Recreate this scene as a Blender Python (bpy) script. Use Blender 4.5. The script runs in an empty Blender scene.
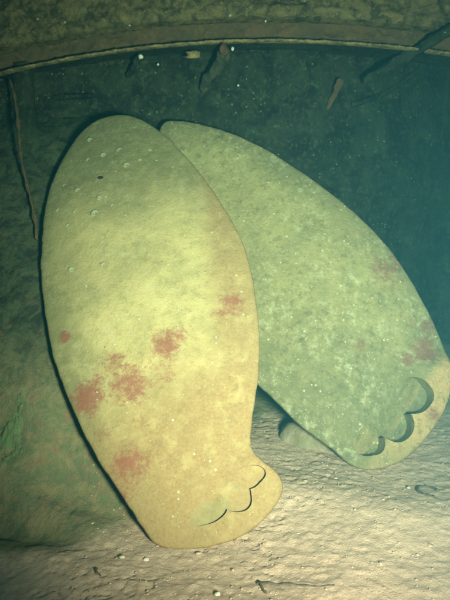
import bpy, math, random
import numpy as np
from mathutils import Vector, Matrix
from mathutils.geometry import delaunay_2d_cdt

random.seed(7)
SC = bpy.context.scene
COL = SC.collection

# ------------------------------------------------------------------ camera
cam_d = bpy.data.cameras.new('camera')
cam = bpy.data.objects.new('camera', cam_d)
COL.objects.link(cam)
cam.location = (0, 0, 1.6)
cam.rotation_euler = (math.radians(80), 0, 0)
cam_d.sensor_fit = 'VERTICAL'
cam_d.sensor_height = 24
cam_d.lens = 24 * 577.0 / 600.0
cam_d.clip_end = 200
cam_d.dof.use_dof = True
cam_d.dof.focus_distance = 3.05
cam_d.dof.aperture_fstop = 2.0
SC.camera = cam

# ------------------------------------------------------------------ water light (world), strobe, exposure
world = bpy.data.worlds.new('World')
SC.world = world
world.use_nodes = True
bg = world.node_tree.nodes['Background']
bg.inputs['Color'].default_value = (0.010, 0.15, 0.19, 1)
bg.inputs['Strength'].default_value = 0.42

sd = bpy.data.lights.new('camera_strobe', 'SPOT')
strobe = bpy.data.objects.new('camera_strobe', sd)
COL.objects.link(strobe)
strobe.location = (0.72, -0.02, 1.24)
tgt = Vector((0.44, 3.0, 1.17))
strobe.rotation_euler = (tgt - strobe.location).to_track_quat('-Z', 'Y').to_euler()
sd.energy = 3050
sd.color = (1.0, 0.65, 0.475)
sd.spot_size = math.radians(80)
sd.spot_blend = 1.0
sd.shadow_soft_size = 0.20

SC.view_settings.view_transform = 'Standard'
SC.view_settings.look = 'None'
SC.view_settings.gamma = 1
SC.view_settings.use_curve_mapping = False
SC.view_settings.exposure = 0.0
SC.cycles.use_denoising = True
SC.cycles.max_bounces = 6
SC.cycles.volume_bounces = 1

# ------------------------------------------------------------------ noise
RNG = np.random.RandomState(11)
PERM = RNG.permutation(512)
PERM = np.concatenate([PERM, PERM, PERM])
VAL = RNG.rand(512) * 2 - 1


def vnoise(x, y, z=0.0):
    x, y, z = np.broadcast_arrays(np.asarray(x, float), np.asarray(y, float), np.asarray(z, float))
    xi, yi, zi = np.floor(x).astype(int), np.floor(y).astype(int), np.floor(z).astype(int)
    fx, fy, fz = x - xi, y - yi, z - zi
    s = lambda t: t * t * t * (t * (t * 6 - 15) + 10)
    fx, fy, fz = s(fx), s(fy), s(fz)

    def h(a, b, c):
        return VAL[PERM[PERM[PERM[a & 511] + (b & 511)] + (c & 511)] & 511]
    out = 0
    for dx in (0, 1):
        for dy in (0, 1):
            for dz in (0, 1):
                w = (fx if dx else 1 - fx) * (fy if dy else 1 - fy) * (fz if dz else 1 - fz)
                out = out + w * h(xi + dx, yi + dy, zi + dz)
    return out


def fbm(x, y, z=0.0, octs=4, gain=0.5):
    a, t, s = 1.0, 0.0, 0.0
    for i in range(octs):
        k = 2.03 ** i
        t = t + a * vnoise(np.asarray(x) * k + 17.3 * i, np.asarray(y) * k - 9.1 * i, np.asarray(z) * k + 3.7 * i)
        s += a
        a *= gain
    return t / s


def sstep(a, b, x):
    t = np.clip((np.asarray(x, float) - a) / (b - a), 0, 1)
    return t * t * (3 - 2 * t)


# ------------------------------------------------------------------ materials
def new_mat(name):
    m = bpy.data.materials.new(name)
    m.use_nodes = True
    nt = m.node_tree
    b = nt.nodes['Principled BSDF']
    b.inputs['Specular IOR Level'].default_value = 0.15
    b.inputs['Roughness'].default_value = 0.85
    return m, nt, b


class NT:
    def __init__(self, nt):
        self.nt = nt
        self.co = nt.nodes.new('ShaderNodeTexCoord').outputs['Object']

    def n(self, t, **kw):
        nd = self.nt.nodes.new(t)
        for k, v in kw.items():
            setattr(nd, k, v)
        return nd

    def l(self, a, b):
        self.nt.links.new(a, b)

    def noise(self, scale, detail=4, rough=0.55, dist=0.0, vec=None):
        nd = self.n('ShaderNodeTexNoise')
        nd.inputs['Scale'].default_value = scale
        nd.inputs['Detail'].default_value = detail
        nd.inputs['Roughness'].default_value = rough
        nd.inputs['Distortion'].default_value = dist
        self.l(vec or self.co, nd.inputs['Vector'])
        return nd.outputs['Fac']

    def voro(self, scale, rand=1.0):
        nd = self.n('ShaderNodeTexVoronoi')
        nd.inputs['Scale'].default_value = scale
        nd.inputs['Randomness'].default_value = rand
        self.l(self.co, nd.inputs['Vector'])
        return nd.outputs['Distance'], nd.outputs['Color']

    def ramp(self, fac, a, b, lo=0.0, hi=1.0):
        nd = self.n('ShaderNodeMapRange', interpolation_type='SMOOTHSTEP')
        for i, v in zip(('From Min', 'From Max', 'To Min', 'To Max'), (a, b, lo, hi)):
            nd.inputs[i].default_value = v
        self.l(fac, nd.inputs['Value'])
        return nd.outputs['Result']

    def math(self, op, a, b):
        nd = self.n('ShaderNodeMath', operation=op)
        for i, v in enumerate((a, b)):
            if isinstance(v, (int, float)):
                nd.inputs[i].default_value = v
            else:
                self.l(v, nd.inputs[i])
        return nd.outputs[0]

    def mix(self, fac, a, b):
        nd = self.n('ShaderNodeMix', data_type='RGBA')
        nd.clamp_factor = True
        if isinstance(fac, (int, float)):
            nd.inputs[0].default_value = fac
        else:
            self.l(fac, nd.inputs[0])
        for i, v in ((6, a), (7, b)):
            if isinstance(v, tuple):
                nd.inputs[i].default_value = (*v, 1)
            else:
                self.l(v, nd.inputs[i])
        return nd.outputs[2]

    def attr(self, name):
        return self.n('ShaderNodeAttribute', attribute_name=name).outputs['Fac']

    def bump(self, height, strength, dist, prev=None):
        nd = self.n('ShaderNodeBump')
        nd.inputs['Strength'].default_value = strength
        nd.inputs['Distance'].default_value = dist
        self.l(height, nd.inputs['Height'])
        if prev is not None:
            self.l(prev, nd.inputs['Normal'])
        return nd.outputs['Normal']


def blade_material(name, clean, algae, silt, red, spot, spotty, rough, mottle=0.0):
    m, nt, b = new_mat(name)
    T = NT(nt)
    n1 = T.noise(2.6, 6, 0.62, 0.4)
    n2 = T.noise(14, 6, 0.65, 0.3)
    n3 = T.noise(70, 4, 0.7)
    c = T.mix(T.ramp(n1, 0.36, 0.70, 0, 0.55), clean, algae)
    c = T.mix(T.ramp(n2, 0.48, 0.78, 0, 0.40), c, tuple(x * 0.55 for x in algae))
    c = T.mix(T.ramp(n3, 0.5, 0.75, 0, 0.35), c, tuple(min(1, x * 1.35) for x in clean))
    al = T.attr('algae')  # olive mix weight; on the front blade it also holds painted light falloff
    c = T.mix(T.math('MULTIPLY', al, T.ramp(n2, 0.25, 0.6, 0.65, 1.0)), c, algae)
    sl = T.attr('silt')
    sf = T.math('MULTIPLY', sl, T.ramp(n2, 0.3, 0.55, 0.55, 1.0))
    sc = T.mix(T.ramp(n3, 0.35, 0.7), silt, tuple(x * 0.78 for x in silt))
    c = T.mix(sf, c, sc)
    # pale coralline spots
    d, vc = T.voro(38)
    sep = T.n('ShaderNodeSeparateColor'); T.l(vc, sep.inputs[0])
    dot = T.math('MULTIPLY', T.ramp(d, 0.18, 0.34, 1, 0), T.ramp(sep.outputs[0], 1 - spotty, 1 - spotty + 0.05))
    c = T.mix(T.math('MULTIPLY', dot, 0.8), c, spot)
    d2, vc2 = T.voro(95)
    sep2 = T.n('ShaderNodeSeparateColor'); T.l(vc2, sep2.inputs[0])
    dot2 = T.math('MULTIPLY', T.ramp(d2, 0.15, 0.4, 1, 0), T.ramp(sep2.outputs[1], 1 - spotty * 1.3, 1 - spotty * 1.3 + 0.05))
    c = T.mix(T.math('MULTIPLY', dot2, 0.55), c, spot)
    if mottle:
        for sc_, lo_, hi_, k_ in ((17, 0.48, 0.74, 0.40), (42, 0.52, 0.72, 0.40)):
            q = T.noise(sc_, 3, 0.6, 0.2)
            env_ = T.ramp(T.noise(3.2, 5, 0.6, 0.5), 0.38, 0.62, 0.05, 1.0)
            c = T.mix(T.math('MULTIPLY', T.math('MULTIPLY', T.ramp(q, lo_, hi_), env_), T.math('MULTIPLY', T.math('SUBTRACT', 1.0, sl), k_ * mottle)), c, spot)
            c = T.mix(T.ramp(q, 0.42, 0.32, 0, 0.35 * mottle), c, tuple(x * 0.6 for x in algae))
    # dark pinholes
    dd = T.math('MULTIPLY', T.ramp(d2, 0.1, 0.3, 1, 0), T.ramp(sep2.outputs[2], 0.93, 0.96))
    c = T.mix(T.math('MULTIPLY', dd, 0.5), c, tuple(x * 0.3 for x in algae))
    # pink crust
    rd = T.attr('red')
    rn = T.noise(26, 8, 0.8, 0.25)
    rf = T.ramp(T.math('ADD', T.math('MULTIPLY', rd, 0.56), rn), 0.74, 1.0)
    c = T.mix(T.math('MULTIPLY', rf, 0.80), c, red)
    b.inputs['Base Color'].default_value = (*clean, 1)
    T.l(c, b.inputs['Base Color'])
    nb = T.bump(n2, 0.35 * rough, 0.02)
    nb = T.bump(n3, 0.6 * rough, 0.006, nb)
    nb = T.bump(dot, 0.5 * rough, 0.004, nb)
    nb = T.bump(rf, 0.25, 0.003, nb)
    T.l(nb, b.inputs['Normal'])
    return m


def crust_material(name, cols, scale=6, bump=0.8, speck=None, spk=0.08, scale2=30):
    m, nt, b = new_mat(name)
    T = NT(nt)
    n1 = T.noise(scale, 7, 0.65, 0.6)
    n2 = T.noise(scale2, 6, 0.7, 0.3)
    n3 = T.noise(scale2 * 3.3, 3, 0.7)
    c = T.mix(T.ramp(n1, 0.36, 0.64), cols[0], cols[1])
    c = T.mix(T.ramp(n2, 0.5, 0.7, 0, 0.85), c, cols[2])
    if len(cols) > 3:
        n4 = T.noise(scale * 1.7, 6, 0.7, 0.8)
        c = T.mix(T.ramp(n4, 0.58, 0.68, 0, 0.8), c, cols[3])
    if speck:
        d, vc = T.voro(scale2 * 1.2)
        sep = T.n('ShaderNodeSeparateColor'); T.l(vc, sep.inputs[0])
        dot = T.math('MULTIPLY', T.ramp(d, 0.12, 0.3, 1, 0), T.ramp(sep.outputs[0], 1 - spk, 1 - spk + 0.03))
        c = T.mix(dot, c, speck)
    T.l(c, b.inputs['Base Color'])
    nb = T.bump(n1, bump * 0.5, 0.05)
    nb = T.bump(n2, bump, 0.015, nb)
    nb = T.bump(n3, bump * 0.7, 0.004, nb)
    T.l(nb, b.inputs['Normal'])
    return m


M_LEFT = blade_material('silted_bronze', (0.375, 0.328, 0.152), (0.160, 0.158, 0.076), (0.245, 0.175, 0.080),
                        (0.185, 0.058, 0.046), (0.42, 0.42, 0.28), 0.05, 0.9, 0.55)
M_RIGHT = blade_material('algae_bronze', (0.285, 0.255, 0.118), (0.112, 0.118, 0.066), (0.38, 0.262, 0.13),
                         (0.16, 0.072, 0.058), (0.45, 0.46, 0.30), 0.08, 1.3, 1.0)
M_WALL = crust_material('fouled_steel', [(0.024, 0.033, 0.021), (0.006, 0.009, 0.008), (0.064, 0.062, 0.034),
                                         (0.045, 0.070, 0.036)], 4.5, 1.0, (0.14, 0.17, 0.11), 0.09, 30)
M_BEAM = crust_material('silted_beam', [(0.14, 0.115, 0.055), (0.04, 0.04, 0.024), (0.21, 0.16, 0.075)], 12, 1.0,
                        (0.4, 0.38, 0.25), 0.03, 22)
M_WEB = crust_material('rust_brown', [(0.095, 0.062, 0.032), (0.065, 0.052, 0.03), (0.13, 0.085, 0.04)], 5, 0.9, None, 0, 24)
M_LIP = crust_material('silted_lip', [(0.26, 0.20, 0.09), (0.07, 0.06, 0.035), (0.19, 0.125, 0.06)], 16, 0.8, None, 0, 30)
M_RUST = crust_material('orange_rust', [(0.11, 0.055, 0.028), (0.05, 0.04, 0.025), (0.15, 0.085, 0.045)], 14, 0.8, None, 0, 40)
M_STEEL = crust_material('encrusted_bar', [(0.055, 0.06, 0.04), (0.025, 0.032, 0.022), (0.10, 0.08, 0.045)], 12, 0.9, None, 0, 40)
M_SAND = None
M_SHELL = crust_material('white_shell', [(0.55, 0.52, 0.44), (0.42, 0.40, 0.33), (0.62, 0.6, 0.52)], 40, 0.3)
M_BARN = crust_material('pale_barnacle', [(0.27, 0.28, 0.17), (0.22, 0.24, 0.14), (0.32, 0.32, 0.20)], 60, 0.5)
M_HOLE = crust_material('hole_black', [(0.014, 0.014, 0.013), (0.02, 0.02, 0.018), (0.03, 0.03, 0.025)], 40, 0.3)
M_GREEN = crust_material('green_algae', [(0.085, 0.15, 0.07), (0.09, 0.11, 0.055), (0.10, 0.19, 0.085)], 25, 0.5)
M_DARK = crust_material('dark_wood', [(0.10, 0.085, 0.06), (0.13, 0.11, 0.08), (0.17, 0.14, 0.10)], 20, 0.8)


def sand_material():
    m, nt, b = new_mat('silty_sand')
    T = NT(nt)
    n1 = T.noise(1.6, 5, 0.6, 0.3)
    n2 = T.noise(16, 7, 0.68, 0.6)
    n3 = T.noise(85, 5, 0.7)
    c = T.mix(T.ramp(n1, 0.35, 0.65), (0.575, 0.44, 0.33), (0.50, 0.38, 0.28))
    c = T.mix(T.ramp(n2, 0.5, 0.72, 0, 0.5), c, (0.40, 0.30, 0.205))
    c = T.mix(T.ramp(n3, 0.52, 0.72, 0, 0.45), c, (0.62, 0.49, 0.375))
    g = T.attr('growth')
    gn = T.noise(9, 6, 0.7, 0.8)
    gc = T.mix(T.ramp(gn, 0.4, 0.62), (0.11, 0.135, 0.075), (0.19, 0.175, 0.095))
    gc = T.mix(T.ramp(n2, 0.52, 0.68, 0, 0.7), gc, (0.19, 0.125, 0.08))
    c = T.mix(T.ramp(T.math('ADD', g, T.math('MULTIPLY', T.math('SUBTRACT', gn, 0.5), 0.6)), 0.3, 0.75), c, gc)
    wl = T.mix(T.ramp(gn, 0.38, 0.6), (0.018, 0.028, 0.020), (0.055, 0.075, 0.042))
    wl = T.mix(T.ramp(n2, 0.5, 0.68, 0, 0.7), wl, (0.10, 0.085, 0.05))
    c = T.mix(T.attr('steel'), c, wl)
    T.l(c, b.inputs['Base Color'])
    n5 = T.noise(38, 6, 0.75, 0.4)
    nb = T.bump(n2, 0.45, 0.02)
    nb = T.bump(n5, 0.6, 0.014, nb)
    nb = T.bump(n3, 0.8, 0.007, nb)
    T.l(nb, b.inputs['Normal'])
    b.inputs['Roughness'].default_value = 0.95
    return m


M_SAND = sand_material()


# ------------------------------------------------------------------ object helpers
def tag(o, label=None, cat=None, group=None, kind=None):
    for k, v in (('label', label), ('category', cat), ('group', group), ('kind', kind)):
        if v:
            o[k] = v
    return o


def empty(name, loc=(0, 0, 0), rot=None):
    o = bpy.data.objects.new(name, None)
    o.empty_display_size = 0.1
    COL.objects.link(o)
    if rot is not None:
        o.matrix_world = Matrix.Translation(loc) @ rot.to_4x4()
    else:
        o.location = loc
    return o


def mesh_obj(name, V, F, mat, parent=None, normals=None, attrs=None, smooth=True):
    me = bpy.data.meshes.new(name)
    me.from_pydata([tuple(map(float, p)) for p in V], [], [tuple(map(int, f)) for f in F])
    me.materials.append(mat)
    if smooth:
        me.polygons.foreach_set('use_smooth', [True] * len(me.polygons))
    for k, a in (attrs or {}).items():
        at = me.attributes.new(k, 'FLOAT', 'POINT')
        at.data.foreach_set('value', np.asarray(a, dtype=np.float32))
    me.update()
    if normals is not None:
        me.normals_split_custom_set_from_vertices([tuple(map(float, n)) for n in normals])
    o = bpy.data.objects.new(name, me)
    COL.objects.link(o)
    if parent is not None:
        o.parent = parent
    return o


def grid_obj(name, P, mat, parent=None, attrs=None, flip=False):
    """P: (ny, nx, 3)"""
    ny, nx, _ = P.shape
    idx = np.arange(ny * nx).reshape(ny, nx)
    a, b, c, d = idx[:-1, :-1].ravel(), idx[:-1, 1:].ravel(), idx[1:, 1:].ravel(), idx[1:, :-1].ravel()
    F = np.stack([a, d, c, b] if flip else [a, b, c, d], 1)
    return mesh_obj(name, P.reshape(-1, 3), F, mat, parent, attrs=attrs)


def tube(path, radii, n=8, jitter=0.0, seed=0):
    """tapered closed tube along a path -> V, F"""
    V, F = [], []
    path = [Vector(p) for p in path]
    prev = None
    for i, p in enumerate(path):
        d = (path[min(i + 1, len(path) - 1)] - path[max(i - 1, 0)]).normalized()
        a = d.cross(Vector((0, 0, 1)) if abs(d.z) < 0.9 else Vector((1, 0, 0))).normalized()
        b = d.cross(a)
        for k in range(n):
            t = 2 * math.pi * k / n
            r = radii[i] * (1 + jitter * float(vnoise(i * 0.9 + seed, k * 1.1, seed)))
            V.append(p + a * math.cos(t) * r + b * math.sin(t) * r)
    for i in range(len(path) - 1):
        for k in range(n):
            F.append((i * n + k, i * n + (k + 1) % n, (i + 1) * n + (k + 1) % n, (i + 1) * n + k))
    F.append(tuple(range(n - 1, -1, -1)))
    F.append(tuple((len(path) - 1) * n + k for k in range(n)))
    return V, F


def blob(c, r, seed, nu=10, nv=6, rough=0.3, squash=(1, 1, 1)):
    V, F = [], []
    for i in range(nv + 1):
        th = math.pi * i / nv
        for k in range(nu):
            ph = 2 * math.pi * k / nu
            d = np.array([math.sin(th) * math.cos(ph), math.sin(th) * math.sin(ph), math.cos(th)])
            rr = r * (1 + rough * float(vnoise(d[0] * 1.7 + seed * 3.1, d[1] * 1.7 + seed, d[2] * 1.7)))
            V.append((c[0] + d[0] * rr * squash[0], c[1] + d[1] * rr * squash[1], c[2] + d[2] * rr * squash[2]))
    for i in range(nv):
        for k in range(nu):
            F.append((i * nu + k, (i + 1) * nu + k, (i + 1) * nu + (k + 1) % nu, i * nu + (k + 1) % nu))
    return V, F


def join(parts):
    V, F = [], []
    for v, f in parts:
        o = len(V)
        V += list(v)
        F += [tuple(i + o for i in q) for q in f]
    return V, F


def slab(pts, thick, bev=0.006, n=(0, 0, 1)):
    """bevelled prism of a 2D outline (list of (x,y)), z from 0 to thick"""
    pts = np.array(pts, float)
    c = pts.mean(0)
    L = np.linalg.norm(pts - c, axis=1, keepdims=True)
    ins = pts - (pts - c) / np.maximum(L, 1e-6) * bev
    N = len(pts)
    V = [(*p, 0) for p in ins] + [(*p, bev) for p in pts] + [(*p, thick - bev) for p in pts] + [(*p, thick) for p in ins]
    F = []
    for j in range(3):
        for k in range(N):
            F.append((j * N + k, j * N + (k + 1) % N, (j + 1) * N + (k + 1) % N, (j + 1) * N + k))
    F.append(tuple(range(N - 1, -1, -1)))
    F.append(tuple(3 * N + k for k in range(N)))
    return V, F


# ------------------------------------------------------------------ the seabed
def axis(lo, hi, a, b, fine, coarse):
    x = list(np.arange(lo, a, coarse)) + list(np.arange(a, b, fine)) + list(np.arange(b, hi + 1e-6, coarse))
    return np.array(x)


def bed_base(x, y):
    """large shape of the bed: flat sand, a silt bank climbing the hull on the left"""
    left = sstep(-0.10, -0.80, x)
    toe = 2.50 + 0.10 * sstep(-1.2, 0.3, x) + 0.10 * fbm(x * 2.1, y * 0.7, 3.0, 2)
    z = left * (0.80 * sstep(0.0, 0.88, y - toe) + 1.25 * sstep(0.42, 2.15, y - toe))
    z = z + 0.22 * sstep(3.9, 4.9, y)
    # layered ledges in the bank
    s = (y - toe) + 0.55 * (x + 0.8)
    z = z + left * sstep(-0.25, 0.4, y - toe + 0.25) * 0.024 * np.sin(s * 17 + 2.5 * fbm(x * 1.3, y * 1.3, 4.0, 2))
    z = z + 0.05 * fbm(x * 0.9, y * 0.9, 2.2, 3) * sstep(1.0, 2.0, y)
    for cx, cy, rx, ry, zz in ((0.02, 2.52, 0.62, 0.45, -0.03), (0.93, 3.36, 0.65, 0.5, -0.035)):
        w = np.exp(-(((x - cx) / rx) ** 2 + ((y - cy) / ry) ** 2) ** 2)
        z = z * (1 - w) + zz * w
    z = z + 0.025 * np.exp(-(((x - 0.42) / 0.45) ** 2 + ((y - 2.98) / 0.22) ** 2))
    return z


def bed_height(x, y):
    z = bed_base(x, y)
    r = 1 - np.abs(fbm(x * 7.5 + 0.3 * fbm(x * 9, y * 9), y * 8.5, 8.1, 4, 0.6))
    z = z + 0.006 * (r ** 3 - 0.6)
    z = z + 0.0075 * fbm(x * 15, y * 16, 1.2, 4, 0.8) + 0.008 * np.abs(fbm(x * 24, y * 26, 3.2, 2, 0.7))
    cr = np.abs(fbm(x * 8.5 + 31, y * 12 + 7, 5.0, 3, 0.6))
    z = z - 0.011 * sstep(0.06, 0.0, cr) * sstep(-0.1, 0.25, fbm(x * 2.0, y * 2.4, 6.6, 2))
    return z


xs = axis(-6.5, 6.5, -1.9, 1.9, 0.0115, 0.12)
ys = axis(-1.8, 6.2, 1.85, 4.3, 0.0115, 0.12)
X, Y = np.meshgrid(xs, ys)
Z = bed_height(X, Y)
growth = sstep(-0.05, -0.75, X - 0.35 * (Y - 2.7)) * sstep(2.25, 2.95, Y - 0.25 * X) + 0.55 * sstep(3.5, 4.3, Y)
bed = grid_obj('seabed', np.stack([X, Y, Z], -1), M_SAND, attrs={'growth': growth.ravel(), 'steel': (sstep(0.35, 1.0, Z + 0.25 * fbm(X * 2, Y * 2, 1.0, 3)) * sstep(0.0, -0.5, X)).ravel()})
tag(bed, kind='structure')


def bed_z(x, y):
    return float(bed_height(np.array([x]), np.array([y]))[0])


# ------------------------------------------------------------------ the hull behind
hull = empty('hull_wall', (0, 4.65, 0))
tag(hull, 'dark green fouled steel hull wall behind the two propeller blades', 'hull wall')
HULL_INV = Matrix.Translation((0, -4.65, 0))


def hull_y(x):
    return 4.66 + 0.42 * np.clip(np.asarray(x) - 0.55, 0, 1.5) ** 1.4 - 0.10 * np.maximum(0, -np.asarray(x) - 0.9)


def loc(V):
    return [(p[0], p[1] - 4.65, p[2]) for p in V]


# shell plates: two strakes, butts staggered
plates = [(-6.4, -0.95, -0.4, 1.62), (-0.98, 0.72, -0.4, 1.58), (0.69, 6.4, -0.4, 1.62),
          (-6.4, -1.62, 1.56, 3.2), (-1.65, 1.95, 1.60, 3.2), (1.92, 6.4, 1.56, 3.2)]
for i, (x0, x1, z0, z1) in enumerate(plates):
    st = 0.03
    gx = np.linspace(x0 + 0.003, x1 - 0.003, max(8, int((x1 - x0) / st)))
    gz = np.linspace(z0, z1, max(8, int((z1 - z0) / st)))
    GX, GZ = np.meshgrid(gx, gz)
    up = 1 if i >= 3 else 0
    GY = hull_y(GX) - 0.022 * up - 0.008 * (i % 2)
    GY = GY - 0.05 * fbm(GX * 1.3, GZ * 1.3, 3.0 + up, 3)
    GY = GY - 0.035 * np.abs(fbm(GX * 5, GZ * 5, 7.0, 4, 0.65)) - 0.016 * fbm(GX * 15, GZ * 15, 9.0, 2)
    P = np.stack([GX, GY - 4.65, GZ], -1)
    # turn the rim back so that the plate has thickness
    rim = P.copy()
    P = np.pad(P, ((1, 1), (1, 1), (0, 0)), mode='edge')
    P[0, :, 1] += 0.03; P[-1, :, 1] += 0.03; P[:, 0, 1] += 0.03; P[:, -1, 1] += 0.03
    grid_obj('shell_plate', P, M_WALL, hull)


def arch(x, y=4.4):
    x = np.asarray(x)
    return 2.722 - np.where(x < 0.30, 0.060, 0.052) * np.minimum(np.abs(x - 0.30), 2.3) ** 2


def extrude_profile(name, prof, mat, x0, x1, rough, seed, step=0.02):
    gx = np.arange(x0, x1, step)
    s = []
    # resample the profile
    for (a, b), (c, d) in zip(prof[:-1], prof[1:]):
        n = max(1, int(math.hypot(c - a, d - b) / 0.014))
        for k in range(n):
            s.append((a + (c - a) * k / n, b + (d - b) * k / n))
    s.append(prof[-1])
    s = np.array(s)
    PX, K = np.meshgrid(gx, np.arange(len(s)))
    PY = s[:, 0][K] + 0 * PX
    PZ = s[:, 1][K] + arch(PX)
    nz = fbm(PX * 3.5, PY * 3 + seed, PZ * 11, 4, 0.65)
    nf = fbm(PX * 24, PY * 8 + seed, PZ * 24, 3, 0.65)
    env = np.minimum(1, np.minimum(K, len(s) - 1 - K) / 2.0)
    PY = PY - rough * (nz + 0.7 * nf) * env
    PZ = PZ + 0.25 * rough * (nf + nz) * env
    back = 0 * PX
    P = np.stack([PX, PY + back - 4.65, PZ], -1)
    return grid_obj(name, P, mat, hull, flip=True)


extrude_profile('ledge_lip', [(4.43, -0.018), (4.400, -0.019), (4.380, -0.015), (4.374, -0.008), (4.385, 0.001), (4.50, 0.008)],
                M_LIP, -5.0, 5.0, 0.013, 2.0, 0.008)
extrude_profile('ledge_plate', [(4.72, -0.016), (4.60, -0.015), (4.43, -0.014)], M_WALL, -5.0, 5.0, 0.02, 3.0)
extrude_profile('beam_web', [(4.50, 0.004), (4.505, 0.05), (4.50, 0.12), (4.49, 0.165)], M_WEB, -5.0, 5.0, 0.030, 5.0)
extrude_profile('deck_beam', [(4.56, 0.135), (4.47, 0.14), (4.40, 0.155), (4.37, 0.20), (4.39, 0.27), (4.37, 0.36), (4.38, 0.6)],
                M_BEAM, -5.0, 5.0, 0.034, 8.0)

# brackets and bolts under the ledge
def bar(name, a, b, w, t, mat, seed, label=None):
    a, b = Vector(a), Vector(b)
    n = 26
    V, F = [], []
    d = (b - a).normalized()
    side = d.cross(Vector((0, -1, 0))).normalized()
    out = side.cross(d).normalized()
    m = 14
    for i in range(n):
        f = i / (n - 1)
        p = a.lerp(b, f) + side * (0.25 * w * float(vnoise(f * 3.1 + seed, seed, .5)))
        cap = min(1.0, 0.35 + min(f, 1 - f) * 12)
        tw = w * (1 - 0.45 * f) * cap
        for k in range(m):
            t_ = 2 * math.pi * k / m
            cu, cv = math.cos(t_), math.sin(t_)
            q = (abs(cu) ** 4 + abs(cv) ** 4) ** -.25
            j = 1 + 0.75 * float(fbm(f * 7 + seed, cu * 1.3, cv * 1.3 + seed, 3, .65))
            V.append(p + side * cu * q * tw * j + out * cv * q * t * j * cap)
    for i in range(n - 1):
        for k in range(m):
            F.append((i * m + k, i * m + (k + 1) % m, (i + 1) * m + (k + 1) % m, (i + 1) * m + k))
    F.append(tuple(range(m - 1, -1, -1)))
    F.append(tuple((n - 1) * m + k for k in range(m)))
    o = mesh_obj(name, loc(V), F, mat, hull)
    if label:
        o['label'] = label
    return o


br = bar('bracket', (0.02, 4.36, 2.645), (-0.185, 4.60, 2.405), 0.050, 0.016, M_STEEL, 3)
V, F = blob((-0.008, 4.335, 2.635), 0.035, 4, 10, 6, 0.5)
mesh_obj('rusty_bolt', loc(V), F, M_RUST, br)
V, F = blob((0.055, 4.36, 2.648), 0.013, 6, 8, 5, 0.4)
mesh_obj('shell', loc(V), F, M_SHELL, br)
br = bar('bracket', (-0.60, 4.40, 2.625), (-0.735, 4.60, 2.50), 0.024, 0.02, M_WALL, 8)
V, F = blob((-0.605, 4.385, 2.60), 0.017, 9, 8, 5, 0.4)
mesh_obj('shell', loc(V), F, M_SHELL, br)
bar('bracket', (0.885, 4.62, 2.50), (0.80, 4.70, 2.28), 0.028, 0.02, M_RUST, 12, 'short orange rusty bracket')
for x, y, z, r in ((-0.50, 4.55, 2.585, .009), (-0.23, 4.45, 2.63, .04), (0.29, 4.42, 2.85, .008), (0.1, 4.58, 2.44, .008)):
    V, F = blob((x, y, z), r, x * 9, 14, 9, 0.45, (1.3, .5, .7)) if r > .03 else blob((x, y, z), r, x * 9, 8, 5, 0.4)
    mesh_obj('growth_lump' if r > .03 else 'shell', loc(V), F, M_LIP if r > .03 else M_SHELL, hull)

# vertical frame at the left and stiffeners
def rib(name, x0, x1, z0, z1, depth, w, seed, mat):
    n = 70
    V, F = [], []
    for i in range(n):
        t = i / (n - 1)
        z = z0 + (z1 - z0) * t
        x = x0 + (x1 - x0) * t
        yb = float(hull_y(x))
        for k, (u, v) in enumerate(((-1, 0.05), (-1, -.75), (-.7, -1), (.7, -1), (1, -.75), (1, 0.05))):
            j = float(fbm(z * 9 + seed, k * 0.7, seed, 3))
            V.append((x + u * w * (1 + .4 * j), yb + v * depth * (1 + 0.5 * j), z + 0.0))
    for i in range(n - 1):
        for k in range(5):
            F.append((i * 6 + k, i * 6 + k + 1, (i + 1) * 6 + k + 1, (i + 1) * 6 + k))
    F.append((0, 1, 2, 3, 4, 5)); F.append(tuple((n - 1) * 6 + k for k in (5, 4, 3, 2, 1, 0)))
    return mesh_obj(name, loc(V), F, mat, hull)


rib('frame_rib', -1.56, -1.50, 0.4, 2.58, 0.14, 0.075, 1, M_WALL)
# small ledge with a dark gap under it
bar('stiffener', (-1.33, 4.60, 2.352), (-1.00, 4.60, 2.372), 0.026, 0.05, M_WALL, 21)
# curved stiffener at the right
pts = [(1.0 + 0.055 * i, float(hull_y(1.0 + 0.055 * i)) - 0.05, 2.33 + 0.012 * i + 0.004 * i * i * 0.4) for i in range(14)]
V, F = tube(pts, [0.022] * 14, 8, 0.5, 4)
mesh_obj('stiffener', loc(V), F, M_WALL, hull)

# diagonal strut at the upper right
strut = empty('deck_strut', (1.45, 4.25, 2.62))
tag(strut, 'dark diagonal steel strut under the right end of the overhead beam', 'strut')
a, b = Vector((1.06, 4.62, 2.49)), Vector((1.95, 4.05, 2.93))
d = (b - a).normalized(); sd_ = d.cross(Vector((0, -1, 0))).normalized(); ou = sd_.cross(d)
V, F = [], []
for i in range(60):
    p = a.lerp(b, i / 59) + sd_ * (0.012 * float(fbm(i * .12, 1.0, 2.0, 2)))
    for k in range(12):
        t_ = 2 * math.pi * k / 12
        cu, cv = math.cos(t_), math.sin(t_)
        q = (abs(cu) ** 3 + abs(cv) ** 3) ** (-1 / 3)
        j = 1 + .8 * float(fbm(i * .28, cu * 1.4, cv * 1.4, 3, .65))
        V.append(p + sd_ * cu * q * 0.032 * j + ou * cv * q * 0.034 * j)
for i in range(59):
    for k in range(12):
        F.append((i * 12 + k, i * 12 + (k + 1) % 12, (i + 1) * 12 + (k + 1) % 12, (i + 1) * 12 + k))
F += [tuple(range(11, -1, -1)), tuple(59 * 12 + k for k in range(12))]
Ls = strut.location
mesh_obj('strut_bar', [(p[0] - 1.45, p[1] - 4.25, p[2] - 2.62) for p in V], F, M_WALL, strut)

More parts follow.
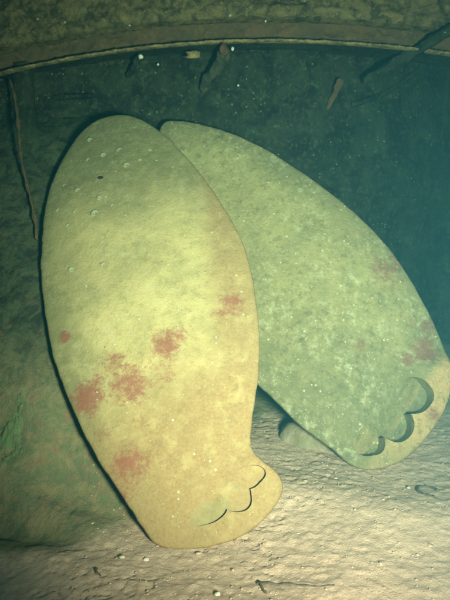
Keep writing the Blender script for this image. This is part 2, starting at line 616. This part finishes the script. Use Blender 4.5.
# hanging cable on the left
pts = []
for i in range(40):
    t = i / 39
    pts.append((-1.545 + 0.345 * t + 0.012 * math.sin(t * 9), 4.36 - 0.68 * t, 2.44 - 1.10 * t))
V, F = tube(pts, [0.011 + 0.004 * math.sin(i * 1.7) for i in range(40)], 8, 0.6, 2)
cab = mesh_obj('hanging_cable', V, F, M_WEB)
tag(cab, 'thin brown encrusted cable slanting down from the beam at the left', 'cable')


# ------------------------------------------------------------------ propeller blades
def catmull(pts, step=0.022):
    P = np.array(pts, float)
    n = len(P)
    out = []
    for i in range(n):
        p0, p1, p2, p3 = P[i - 1], P[i], P[(i + 1) % n], P[(i + 2) % n]
        m = max(2, int(np.linalg.norm(p2 - p1) / step))
        for k in range(m):
            t = k / m
            out.append(0.5 * ((2 * p1) + (p2 - p0) * t + (2 * p0 - 5 * p1 + 4 * p2 - p3) * t * t
                              + (-p0 + 3 * p1 - 3 * p2 + p3) * t ** 3))
    return np.array(out)


def poly_dist(Q, P):
    """distance from points Q to closed polyline P"""
    A, B = P, np.roll(P, -1, 0)
    d = np.full(len(Q), 1e9)
    for a, b in zip(A, B):
        ab = b - a
        t = np.clip(((Q - a) @ ab) / (ab @ ab + 1e-12), 0, 1)
        d = np.minimum(d, np.linalg.norm(Q - a - t[:, None] * ab, axis=1))
    return d


def in_poly(Q, P):
    x, y = Q[:, 0], Q[:, 1]
    r = np.zeros(len(Q), bool)
    A, B = P, np.roll(P, -1, 0)
    for (ax, ay), (bx, by) in zip(A, B):
        c = (ay > y) != (by > y)
        if not c.any():
            continue
        r ^= c & (x < (bx - ax) * (y - ay) / (by - ay + 1e-15) + ax)
    return r


def make_blade(label, O, lean, yaw, outline, warp, lobes, depth, pdir, flange, reds, silt_fn, olive_fn, step, lobe_attr,
               mat, seed, holes, rings, edge_in=0.024):
    e, yw = math.radians(90 - lean), math.radians(yaw)
    n = Vector((math.sin(yw) * math.cos(e), -math.cos(yw) * math.cos(e), math.sin(e)))
    u = Vector((math.cos(yw), math.sin(yw), 0))
    v = n.cross(u)
    rot = Matrix((u, v, n)).transposed()
    root = empty('propeller_blade', O, rot)
    tag(root, label, 'propeller blade', 'loose propeller blades leaning on the wall')

    P = catmull(outline)
    # tiny wear on the rim
    tang = np.roll(P, -1, 0) - np.roll(P, 1, 0)
    tang /= np.linalg.norm(tang, axis=1, keepdims=True)
    nin = np.stack([-tang[:, 1], tang[:, 0]], 1)
    area = 0.5 * np.sum(P[:, 0] * np.roll(P[:, 1], -1) - np.roll(P[:, 0], -1) * P[:, 1])
    if area < 0:
        nin = -nin
    P = P + nin * (0.005 * fbm(P[:, 0] * 7, P[:, 1] * 7, seed, 3) + 0.0035 * fbm(P[:, 0] * 24, P[:, 1] * 24, seed, 2))[:, None]
    loops = [P] + [P + nin * o for o in (0.004, 0.011, edge_in, 0.040)]
    lo, hi = P.min(0), P.max(0)
    g = 0.0165
    GX, GY = np.meshgrid(np.arange(lo[0], hi[0], g), np.arange(lo[1], hi[1], g))
    GX = GX + (np.arange(GX.shape[0]) % 2)[:, None] * g / 2
    G = np.stack([GX.ravel(), GY.ravel()], 1) + RNG.uniform(-.003, .003, (GX.size, 2))
    dG = poly_dist(G, P)
    G = G[in_poly(G, P) & (dG > 0.050)]
    # recess outlines
    circ = []
    for (cx, cy, r, sq, ang) in lobes:
        t = np.linspace(0, 2 * math.pi, 72, endpoint=False)
        ex, ey = r * np.cos(t), r * sq * np.sin(t)
        a = math.radians(ang)
        wob = 1 + 0.05 * np.sin(2 * t + cx * 20) + 0.045 * np.sin(3 * t + cy * 23) + 0.02 * np.sin(5 * t + cx * 31)
        circ.append(np.stack([cx + (ex * math.cos(a) - ey * math.sin(a)) * wob, cy + (ex * math.sin(a) + ey * math.cos(a)) * wob], 1))
    for c in circ:
        G = G[(poly_dist(G, c) > 0.006)]
    fl = np.array(flange, float)
    fine = []
    for a, b in zip(fl[:-1], fl[1:]):
        m = max(1, int(np.linalg.norm(b - a) / 0.02))
        fine += [a + (b - a) * k / m for k in range(m)]
    fl_line = np.array(fine + [fl[-1]])
    pts, edges = [], []

    def add_loop(L, closed=True):
        o = len(pts)
        pts.extend([Vector((float(p[0]), float(p[1]))) for p in L])
        m = len(L)
        edges.extend([(o + i, o + (i + 1) % m) for i in range(m if closed else m - 1)])
    add_loop(loops[0])
    for L in loops[1:]:
        ok = poly_dist(L, P) > 0.5 * np.linalg.norm(L[0] - P[0])
        pts.extend([Vector((float(p[0]), float(p[1]))) for p in L[ok]])
    for c in circ:
        add_loop(c)
    add_loop(fl_line, False)
    pts.extend([Vector((float(p[0]), float(p[1]))) for p in G])
    res = delaunay_2d_cdt(pts, edges, [], 0, 1e-5)
    Q = np.array([tuple(p) for p in res[0]])
    T = np.array([tuple(f) for f in res[2]])
    cen = Q[T].mean(1)
    T = T[in_poly(cen, P)]
    cen = Q[T].mean(1)
    # orient CCW
    cr = np.cross(Q[T[:, 1]] - Q[T[:, 0]], Q[T[:, 2]] - Q[T[:, 0]])
    T[cr < 0] = T[cr < 0][:, ::-1]
    d = poly_dist(Q, P)
    wz = warp(Q[:, 0], Q[:, 1])
    x = np.clip(d / edge_in, 0, 1)
    top = wz - 0.017 * (1 - np.sqrt(np.clip(1 - (1 - x) ** 2, 0, 1)))
    inner = sstep(0.02, 0.10, d)
    top = top + inner * (0.006 * fbm(Q[:, 0] * 4, Q[:, 1] * 4, seed, 3) + 0.0028 * fbm(Q[:, 0] * 19, Q[:, 1] * 19, seed, 3))
    H, f0, f1 = step
    pd = np.array(pdir) / np.linalg.norm(pdir)
    base = top.copy()
    raise_ = sstep(f0, f1, Q @ pd + 0.012 * fbm(Q[:, 0] * 6, Q[:, 1] * 6, seed, 2)) * sstep(0.75, 0.6, Q[:, 1])
    top = top + H * raise_
    bot = wz - 0.034 - 0.05 * sstep(0.0, 0.35, d) - 0.035 * sstep(0.6, 0.1, Q[:, 1])
    bot = np.where(d < 1e-4, base - 0.02, bot)

    # recesses
    inp = np.zeros(len(T), bool)
    for c in circ:
        inp |= in_poly(cen, c)
    ramp = np.zeros(len(Q))
    for (cx, cy, r, sq, ang) in lobes:
        t_ = ((Q - np.array([cx, cy])) @ pd) / r
        near = np.linalg.norm(Q - np.array([cx, cy]), axis=1) < r * 1.15
        ramp = np.where(near, np.maximum(ramp, np.clip((t_ + 0.9) / 1.5, 0, 1)), ramp)
    floor = np.minimum(base - depth * ramp + H * raise_ * (1 - sstep(0.0, 0.3, ramp)), top)

    # split between the flange (foot) and the blade
    far = np.array([[fl[-1][0], -0.6], [fl[-1][0] + 1.5, -0.6], [fl[0][0] + 1.5, fl[0][1]]]) if fl[0][1] > fl[-1][1] else \
        np.array([[fl[-1][0] + 0.6, fl[-1][1]], [fl[-1][0] + 0.6, -0.6], [fl[0][0], -0.6]])
    FP = np.concatenate([fl_line, far])
    isfl = in_poly(cen, FP)

    # solid: top verts, bottom verts
    N = len(Q)
    V3 = np.concatenate([np.stack([Q[:, 0], Q[:, 1], top], 1), np.stack([Q[:, 0], Q[:, 1], bot], 1)])
    onrim = d < 1e-4
    ecount = {}
    for t in T:
        for i in range(3):
            a, b = t[i], t[(i + 1) % 3]
            ecount[(a, b)] = True
    rim_e = [(a, b) for (a, b) in ecount if (b, a) not in ecount]
    sideF = np.array([(a, a + N, b + N, b) for a, b in rim_e])

    def vnorm(V, tris):
        nn = np.zeros_like(V)
        f = np.cross(V[tris[:, 1]] - V[tris[:, 0]], V[tris[:, 2]] - V[tris[:, 0]])
        for k in range(3):
            np.add.at(nn, tris[:, k], f)
        return nn / np.maximum(np.linalg.norm(nn, axis=1, keepdims=True), 1e-12)
    allT = np.concatenate([T, T[:, ::-1] + N, sideF[:, [0, 1, 2]], sideF[:, [0, 2, 3]]])
    NN = vnorm(V3, allT)
    red = np.zeros(2 * N)
    for (cx, cy, r, w) in reds:
        dd = np.hypot(Q[:, 0] - cx, Q[:, 1] - cy) / (r * 1.35)
        red[:N] = np.maximum(red[:N], w * np.exp(-dd ** 2))
    silt = np.concatenate([silt_fn(Q[:, 0], Q[:, 1]), np.zeros(N)])
    olive_mix = np.concatenate([olive_fn(Q[:, 0], Q[:, 1], d), np.ones(N)])

    def emit(name, tris, quads):
        used = np.unique(np.concatenate([tris.ravel(), quads.ravel()])).astype(int)
        mp = -np.ones(2 * N, int)
        mp[used] = np.arange(len(used))
        F = [tuple(mp[list(t)]) for t in tris] + [tuple(mp[list(q)]) for q in quads]
        return mesh_obj(name, V3[used], F, mat, root, NN[used], {'red': red[used], 'silt': silt[used], 'algae': olive_mix[used]})
    tri_owner = {}
    for ti, t in enumerate(T):
        for i in range(3):
            tri_owner[(t[i], t[(i + 1) % 3])] = ti
    sf = np.array([isfl[tri_owner[e_]] for e_ in rim_e])
    for nm, sel, ssel in (('blade_body', ~isfl, ~sf), ('mounting_flange', isfl, sf)):
        t_top = T[sel & ~inp]
        t_bot = T[sel][:, ::-1] + N
        o = emit(nm, np.concatenate([t_top, t_bot]), sideF[ssel])
        if nm == 'mounting_flange':
            fl_o = o
    # recess floors (each lobe a part)
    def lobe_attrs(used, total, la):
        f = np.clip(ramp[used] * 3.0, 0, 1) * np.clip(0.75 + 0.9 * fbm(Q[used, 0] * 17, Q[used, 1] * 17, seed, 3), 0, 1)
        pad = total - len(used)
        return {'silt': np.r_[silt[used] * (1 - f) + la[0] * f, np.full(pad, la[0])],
                'algae': np.r_[olive_mix[used] * (1 - f) + la[1] * f, np.full(pad, la[1])],
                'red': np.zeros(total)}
    owner = np.full(len(T), -1)
    for k, c in enumerate(circ):
        ins = in_poly(cen, c) & (owner < 0)
        owner[ins] = k
    for k in range(len(circ)):
        tt = T[owner == k]
        if not len(tt):
            continue
        used = np.unique(tt)
        mp = -np.ones(N, int); mp[used] = np.arange(len(used))
        VV = list(np.stack([Q[used, 0], Q[used, 1], floor[used]], 1))
        FF = [tuple(mp[list(t)]) for t in tt]
        fn = vnorm(np.array(VV), np.array(FF))
        nl = list(fn)
        es = {}
        for t in tt:
            for i in range(3):
                es[(t[i], t[(i + 1) % 3])] = 1
        for (a, b) in es:
            if (b, a) in es:
                continue
            other = tri_owner.get((b, a))
            if other is not None and owner[other] >= 0:
                continue
            if max(top[a] - floor[a], top[b] - floor[b]) < 0.0008:
                continue
            o = len(VV)
            under = 0.010       # the wall is slightly undercut
            dirv = Q[b] - Q[a]
            ov = np.array([dirv[1], -dirv[0]]) / (np.linalg.norm(dirv) + 1e-9)
            VV += [np.array([*Q[a], top[a]]), np.array([*Q[b], top[b]]), np.array([*Q[b], floor[b] - .004]), np.array([*Q[a], floor[a] - .004])]
            FF.append((o, o + 1, o + 2, o + 3))
            wn = np.array([-ov[0], -ov[1], 0.1])
            nl += [wn] * 4
        mesh_obj('bolt_recess', np.array(VV), FF, mat, root, np.array(nl),
                 lobe_attrs(used, len(VV), lobe_attr[k]))

    def surf(a, b):
        i = np.argmin((Q[:, 0] - a) ** 2 + (Q[:, 1] - b) ** 2)
        return float(top[i])
    # barnacle rings, low cones with a hollow
    for (a, b, r) in rings:
        zz = surf(a, b)
        V, F = [], []
        prof = [(1.0, -0.05), (0.82, 0.10), (0.62, 0.17), (0.42, 0.06), (0.0, 0.02)]
        m = 10
        for (pr, ph) in prof[:-1]:
            for k in range(m):
                t = 2 * math.pi * k / m
                j = 1 + 0.22 * float(vnoise(math.cos(t) * 1.5 + a * 31, math.sin(t) * 1.5 + b * 17, 0.3))
                V.append((a + r * pr * j * math.cos(t), b + r * pr * j * math.sin(t), zz + r * ph))
        V.append((a, b, zz + r * 0.03))
        for i in range(3):
            for k in range(m):
                F.append((i * m + k, i * m + (k + 1) % m, (i + 1) * m + (k + 1) % m, (i + 1) * m + k))
        for k in range(m):
            F.append((3 * m + k, 3 * m + (k + 1) % m, 4 * m))
        mesh_obj('barnacle', V, F, M_BARN, root)
    for (a, b, r) in holes:  # each dark hole is a raised lump coloured black
        V, F = blob((a, b, surf(a, b) + r * 0.1), r, 2, 12, 8, 0.25, (1.3, 0.8, 0.6))
        mesh_obj('hole_lump', V, F, M_HOLE, root)['label'] = 'small dark hole made as a black lump'
    # a rash of tiny tubeworms and crumbs of crust
    bits = []
    cnt = 0
    inp_v = np.zeros(N, bool)
    for (cx, cy, r, sq, ang) in lobes:
        inp_v |= np.hypot(Q[:, 0] - cx, Q[:, 1] - cy) < r * 1.25
    rr = random.Random(seed)
    while cnt < (60 if mat is M_LEFT else 80):
        i = rr.randrange(N)
        if d[i] < 0.04 or inp_v[i] or rr.random() < silt[i] * 0.9:
            continue
        s = rr.uniform(0.002, 0.005) if rr.random() < .93 else rr.uniform(.006, .009)
        bits.append(blob((Q[i, 0] + rr.uniform(-.008, .008), Q[i, 1] + rr.uniform(-.008, .008), top[i]), s, rr.random() * 50, 6, 4, 0.5,
                         (rr.uniform(.8, 1.6), rr.uniform(.8, 1.6), .45)))
        cnt += 1
    V, F = join(bits)
    tag(mesh_obj('crust_specks', V, F, M_BARN, root), kind='stuff')
    return root


L_OUT = [(-0.463, 2.811), (-0.626, 2.785), (-0.757, 2.634), (-0.857, 2.373), (-0.901, 2.102), (-0.894, 1.781),
         (-0.858, 1.486), (-0.793, 1.184), (-0.703, 0.907), (-0.584, 0.653), (-0.457, 0.43), (-0.325, 0.239), (-0.236, 0.114),
         (-0.155, 0.019), (-0.024, -0.008), (0.118, 0.004), (0.264, 0.051), (0.393, 0.146), (0.461, 0.247), (0.440, 0.328),
         (0.378, 0.388), (0.322, 0.466), (0.336, 0.622), (0.374, 0.81), (0.4, 1.038), (0.4, 1.283), (0.37, 1.546), (0.299, 1.794),
         (0.186, 2.046), (0.034, 2.316), (-0.131, 2.563), (-0.305, 2.742)]
R_OUT = [(-1.303, 2.476), (-1.176, 2.488), (-0.992, 2.436), (-0.775, 2.336), (-0.564, 2.21), (-0.324, 2.026), (-0.089, 1.83),
         (0.109, 1.634), (0.269, 1.436), (0.39, 1.229), (0.486, 1.012), (0.557, 0.827), (0.587, 0.672), (0.57, 0.493),
         (0.499, 0.333), (0.384, 0.191), (0.235, 0.06), (0.066, -0.008), (-0.093, -0.01), (-0.223, 0.094), (-0.372, 0.205),
         (-0.503, 0.33), (-0.659, 0.489), (-0.824, 0.671), (-0.967, 0.9), (-1.109, 1.224), (-1.232, 1.597), (-1.32, 1.996),
         (-1.345, 2.29)]


def silt_left(a, b):
    s = sstep(1.35, 0.55, b - 0.75 * a + 0.14 * fbm(a * 3, b * 3, 1.0, 3))
    s = np.maximum(s * 0.95, 0.8 * sstep(0.10, 0.28, a + 0.04 * b))
    return np.clip(s, 0, 1)


def algae_falloff_left(a, b, d):  # olive algae, with light falloff at top, edges and foot painted in
    t = sstep(1.70, 2.40, b + 0.1 * fbm(a * 3, b * 3, 2.0, 3)) * 1.0 + 0.65 * sstep(0.30, 0.0, d) * sstep(0.25, -0.3, a) + 0.35 * sstep(0.45, 0.1, b) + 0.3 * sstep(0.12, 0.0, d) + 0.45 * sstep(-0.25, -0.75, a) * sstep(2.2, 0.3, b)
    return np.clip(t, 0, 1)


def silt_right(a, b):
    w = 0.03 * fbm(a * 9, b * 9, 1.0, 3)
    g = (a - 0.20) * 0.46 - (b - 0.50) * 0.886 + w
    f = (a - 0.312) * 0.72 - (b - 0.42) * 0.62 + 0.5 * w
    return np.clip(sstep(-0.02, 0.05, g) * sstep(-0.03, 0.04, f) * (0.35 + 0.65 * sstep(0.0, 0.25, b)), 0, 1)


def olive_right(a, b, d):  # stronger olive mix low down and along the upper rim
    return np.clip(0.1 + 0.75 * sstep(1.25, 0.35, b + 0.2 * a) + 0.6 * sstep(0.25, 0, d) * sstep(0.5, 1.0, b), 0, 1)


make_blade('upright yellow propeller blade in front with tan silt and pink crust patches',
           (-0.16462, 2.47011, -0.02), 58, 4, L_OUT, lambda a, b: -0.16 * (a + 0.05) ** 2 - 0.035 * b ** 2 + 0.03 * a * b,
           [(0.302, 0.313, 0.080, 0.66, 12), (0.230, 0.222, 0.082, 0.86, 20), (0.088, 0.152, 0.090, 0.60, 20)],
           0.010, (0.75, -0.55), [(-0.30, 0.10), (-0.236, 0.114), (-0.069, 0.193), (0.05, 0.26), (0.204, 0.359), (0.30, 0.47), (0.36, 0.50)],
           [(-0.521, 0.739, .10, .92), (-0.47, 0.83, .06, .7), (-0.44, .90, .10, .6), (-0.2, .9, .12, .55), (-0.06, 1.07, .07, .75), (-.38, .70, .08, .5), (-0.40, 0.92, .10, .72), (-0.303, 0.797, .12, .85), (-0.12, 1.014, .09, .9), (-0.12, 0.861, .11, .6),
            (-0.291, 0.389, .11, .8), (0.255, 1.261, .09, .8), (-0.675, 1.097, .035, 1.0), (-0.33, 0.27, .09, .6), (0.19, 1.20, .06, .7),
            (-0.23, .62, .08, .55), (-.42, .55, .06, .6)],
           silt_left, algae_falloff_left, (0.022, -0.05, 0.085), [(0.85, 0.5), (0.45, 1.0), (0.35, 1.0)], M_LEFT, 3.0, [(-0.542, 2.217, 0.014)],
           [(-0.561, 1.932, .030), (-0.672, 1.528, .022), (-0.487, 1.541, .017), (-0.543, 2.422, .022), (-0.689, 2.141, .020),
            (-0.692, 1.961, .020), (-0.376, 2.305, .024), (-0.43, 2.449, .024), (-0.643, 2.396, .016), (-0.782, 2.203, .018),
            (-0.542, 2.05, .018), (-0.807, 1.999, .014), (-0.292, 2.339, .014), (-0.095, 2.068, .018), (-0.755, 1.756, .014),
            (-0.646, 2.587, .022), (-0.229, 2.422, .014), (-0.728, 1.865, .014), (-0.457, 1.981, .012)])
make_blade('tilted pale green propeller blade behind, with dark scalloped recesses in its tan foot',
           (0.90316, 3.31411, -0.02), 66, 3, R_OUT, lambda a, b: -0.10 * (a + 0.3) ** 2 - 0.02 * b ** 2,
           [(0.308, 0.422, 0.126, 0.88, 20), (0.150, 0.258, 0.130, 0.92, 20), (-0.012, 0.150, 0.098, 0.95, 0)],
           0.085, (0.72, -0.62), [(0.64, 0.74), (0.582, 0.692), (0.381, 0.571), (0.236, 0.53), (0.11, 0.42), (0.0, 0.26), (-0.10, 0.17), (-0.19, 0.05), (-.22, -.03)],
           [(0.43, 0.72, .10, .9), (0.48, .88, .07, .8), (0.214, 1.274, .14, .72), (0.098, 1.528, .09, .55), (0.331, 1.35, .10, .75), (-0.01, 0.755, .05, .7),
            (0.353, 0.925, .08, .6), (0.30, .66, .06, .8), (.42, .30, .05, .9)],
           silt_right, olive_right, (0.065, -0.20, 0.02), [(0.05, 0.7), (0.0, 0.8), (0.25, 0.6)], M_RIGHT, 6.0, [],
           [(-0.335, 1.867, .022), (-0.10, .62, .020), (.05, 1.1, .014), (-.2, 1.5, .014)])

# ------------------------------------------------------------------ things on the sand
# half-buried rounded casting between the blades
cast = empty('buried_casting', (0.585, 3.72, -0.035))
tag(cast, 'rounded silt covered casting half buried between the feet of the two blades', 'casting')
V, F = [], []
nr, nt_ = 7, 40
for i in range(nr):
    rr_ = [0.0, .09, .16, .20, .22, .23, .23][i]
    hh = [.155, .15, .12, .085, .05, .0, -.15][i]
    for k in range(nt_):
        t = 2 * math.pi * k / nt_
        j = 1 + .10 * float(fbm(math.cos(t) * 1.6, math.sin(t) * 1.6, 4.0, 3))
        V.append((rr_ * j * math.cos(t), rr_ * .72 * j * math.sin(t), hh + .02 * float(fbm(math.cos(t) * rr_ * 18, math.sin(t) * rr_ * 18, 2.0, 3))))
for i in range(nr - 1):
    for k in range(nt_):
        F.append((i * nt_ + k, (i + 1) * nt_ + k, (i + 1) * nt_ + (k + 1) % nt_, i * nt_ + (k + 1) % nt_))
mesh_obj('casting_body', V, F, M_SAND, cast, attrs={'growth': [0.62] * len(V)})

# sticks on the sand
def stick(x0, y0, x1, y1, r, label, lift=0.01, mat=M_DARK, seed=0):
    pts = []
    for i in range(12):
        t = i / 11
        x, y = x0 + (x1 - x0) * t, y0 + (y1 - y0) * t
        pts.append((x - x0, y - y0 + 0.012 * math.sin(t * 5 + seed), bed_z(x, y) + lift - bed_z(x0, y0) * 0))
    V, F = tube(pts, [r * (1.1 - .5 * i / 11) for i in range(12)], 7, .5, seed)
    o = mesh_obj('stick', V, F, mat)
    o.location = (x0, y0, 0)
    tag(o, label, 'stick')
    return o


stick(0.135, 2.20, 0.46, 2.175, 0.005, 'thin dark stick lying on the sand at the bottom edge in the middle', 0.001, M_DARK, 1)
stick(0.145, 2.21, 0.17, 2.13, 0.006, 'short forked twig at the left end of the long thin stick', 0.004, M_DARK, 2)
stick(-0.565, 2.28, -0.535, 2.22, 0.008, 'short dark stick on the shaded sand at the lower left', 0.002, M_DARK, 3)

# looped worm cast at the right
pts = []
for i in range(30):
    t = i / 29 * 1.55 * math.pi
    x, y = 1.13 + .055 * math.cos(t), 2.98 + .075 * math.sin(t)
    pts.append((x - 1.13, y - 2.98, bed_z(x, y) + .003))
V, F = tube(pts, [.008] * 30, 7, .5, 3)
o = mesh_obj('wire_loop', V, F, M_DARK); o.location = (1.13, 2.98, 0)
tag(o, 'curled piece of encrusted wire on the sand at the right edge', 'wire')

for x, y, r, lab in ((-0.468, 2.379, .012, 'small white shell on dim sand, the farther one from the front blade foot'),
                     (-0.359, 2.379, .012, 'small white shell on dim sand, nearest the front blade foot'),
                     (-0.029, 2.112, .012, 'small white shell on the sand at the bottom edge of the picture')):
    V, F = blob((0, 0, 0), r, x * 7, 9, 6, .4, (1.2, .9, .6))
    o = mesh_obj('shell_fragment', V, F, M_SHELL)
    o.location = (x, y, bed_z(x, y) + r * .5)
    tag(o, lab, 'shell', 'white shells on the sand')

# green algae tuft on the bank
TUFT = (-1.165, 2.93, 0.285)
TX, TY, TZ = TUFT
gx, gy = np.meshgrid(np.linspace(-.16, .16, 70), np.linspace(-.2, .2, 70))
env = 1 - np.hypot(gx / .085, gy / .12)
hz_ = bed_height(gx + TX, gy + TY) - TZ + 0.03 * (env - 0.35 + 1.1 * fbm(gx * 22, gy * 22, 4.0, 4, 0.75))
P = np.stack([gx, gy, hz_], -1).reshape(-1, 3)
V, F = [tuple(p) for p in P], [(j * 70 + i, j * 70 + i + 1, (j + 1) * 70 + i + 1, (j + 1) * 70 + i) for j in range(69) for i in range(69)]
o = mesh_obj('algae_tuft', V, F, M_GREEN)
o.location = TUFT
tag(o, 'bright green algae tuft on the dark silt bank at the left edge', 'algae', kind='stuff')

# loose crumbs of silt and shell grit over the bed
bits = []
rr = random.Random(9)
for i in range(1000):
    x, y = rr.uniform(-0.7, 1.8), 1.95 + 2.1 * rr.random() ** 1.4
    s = rr.uniform(.0025, .0055) if rr.random() < .96 else rr.uniform(.006, .010)
    bits.append(blob((x, y, bed_z(x, y) + s * .15), s, rr.random() * 90, 6, 4, .55, (rr.uniform(.8, 1.7), rr.uniform(.8, 1.5), .6)))
V, F = join(bits)
o = mesh_obj('sediment_crumbs', V, F, M_SAND, attrs={'growth': [0.0] * len(V)})
tag(o, 'loose crumbs of tan silt scattered over the sand', 'grit', kind='stuff')

# ------------------------------------------------------------------ the water
V = [(x, y, z) for z in (-1.4, 4.0) for y in (-2.2, 7.5) for x in (-7.2, 7.2)]
F = [(0, 2, 3, 1), (4, 5, 7, 6), (0, 1, 5, 4), (2, 6, 7, 3), (0, 4, 6, 2), (1, 3, 7, 5)]
m = bpy.data.materials.new('sea_water')
m.use_nodes = True
nt = m.node_tree
nt.nodes.clear()
out = nt.nodes.new('ShaderNodeOutputMaterial')
pv = nt.nodes.new('ShaderNodeVolumePrincipled')
pv.inputs['Color'].default_value = (0.03, 0.175, 0.25, 1)
pv.inputs['Absorption Color'].default_value = (0.0, 0.62, 0.55, 1)
pv.inputs['Density'].default_value = 0.12
pv.inputs['Anisotropy'].default_value = 0.35
nt.links.new(pv.outputs[0], out.inputs['Volume'])
hz = mesh_obj('haze', V, F, m, smooth=False)
tag(hz, 'teal hazy sea water filling the whole place', 'water', kind='stuff')
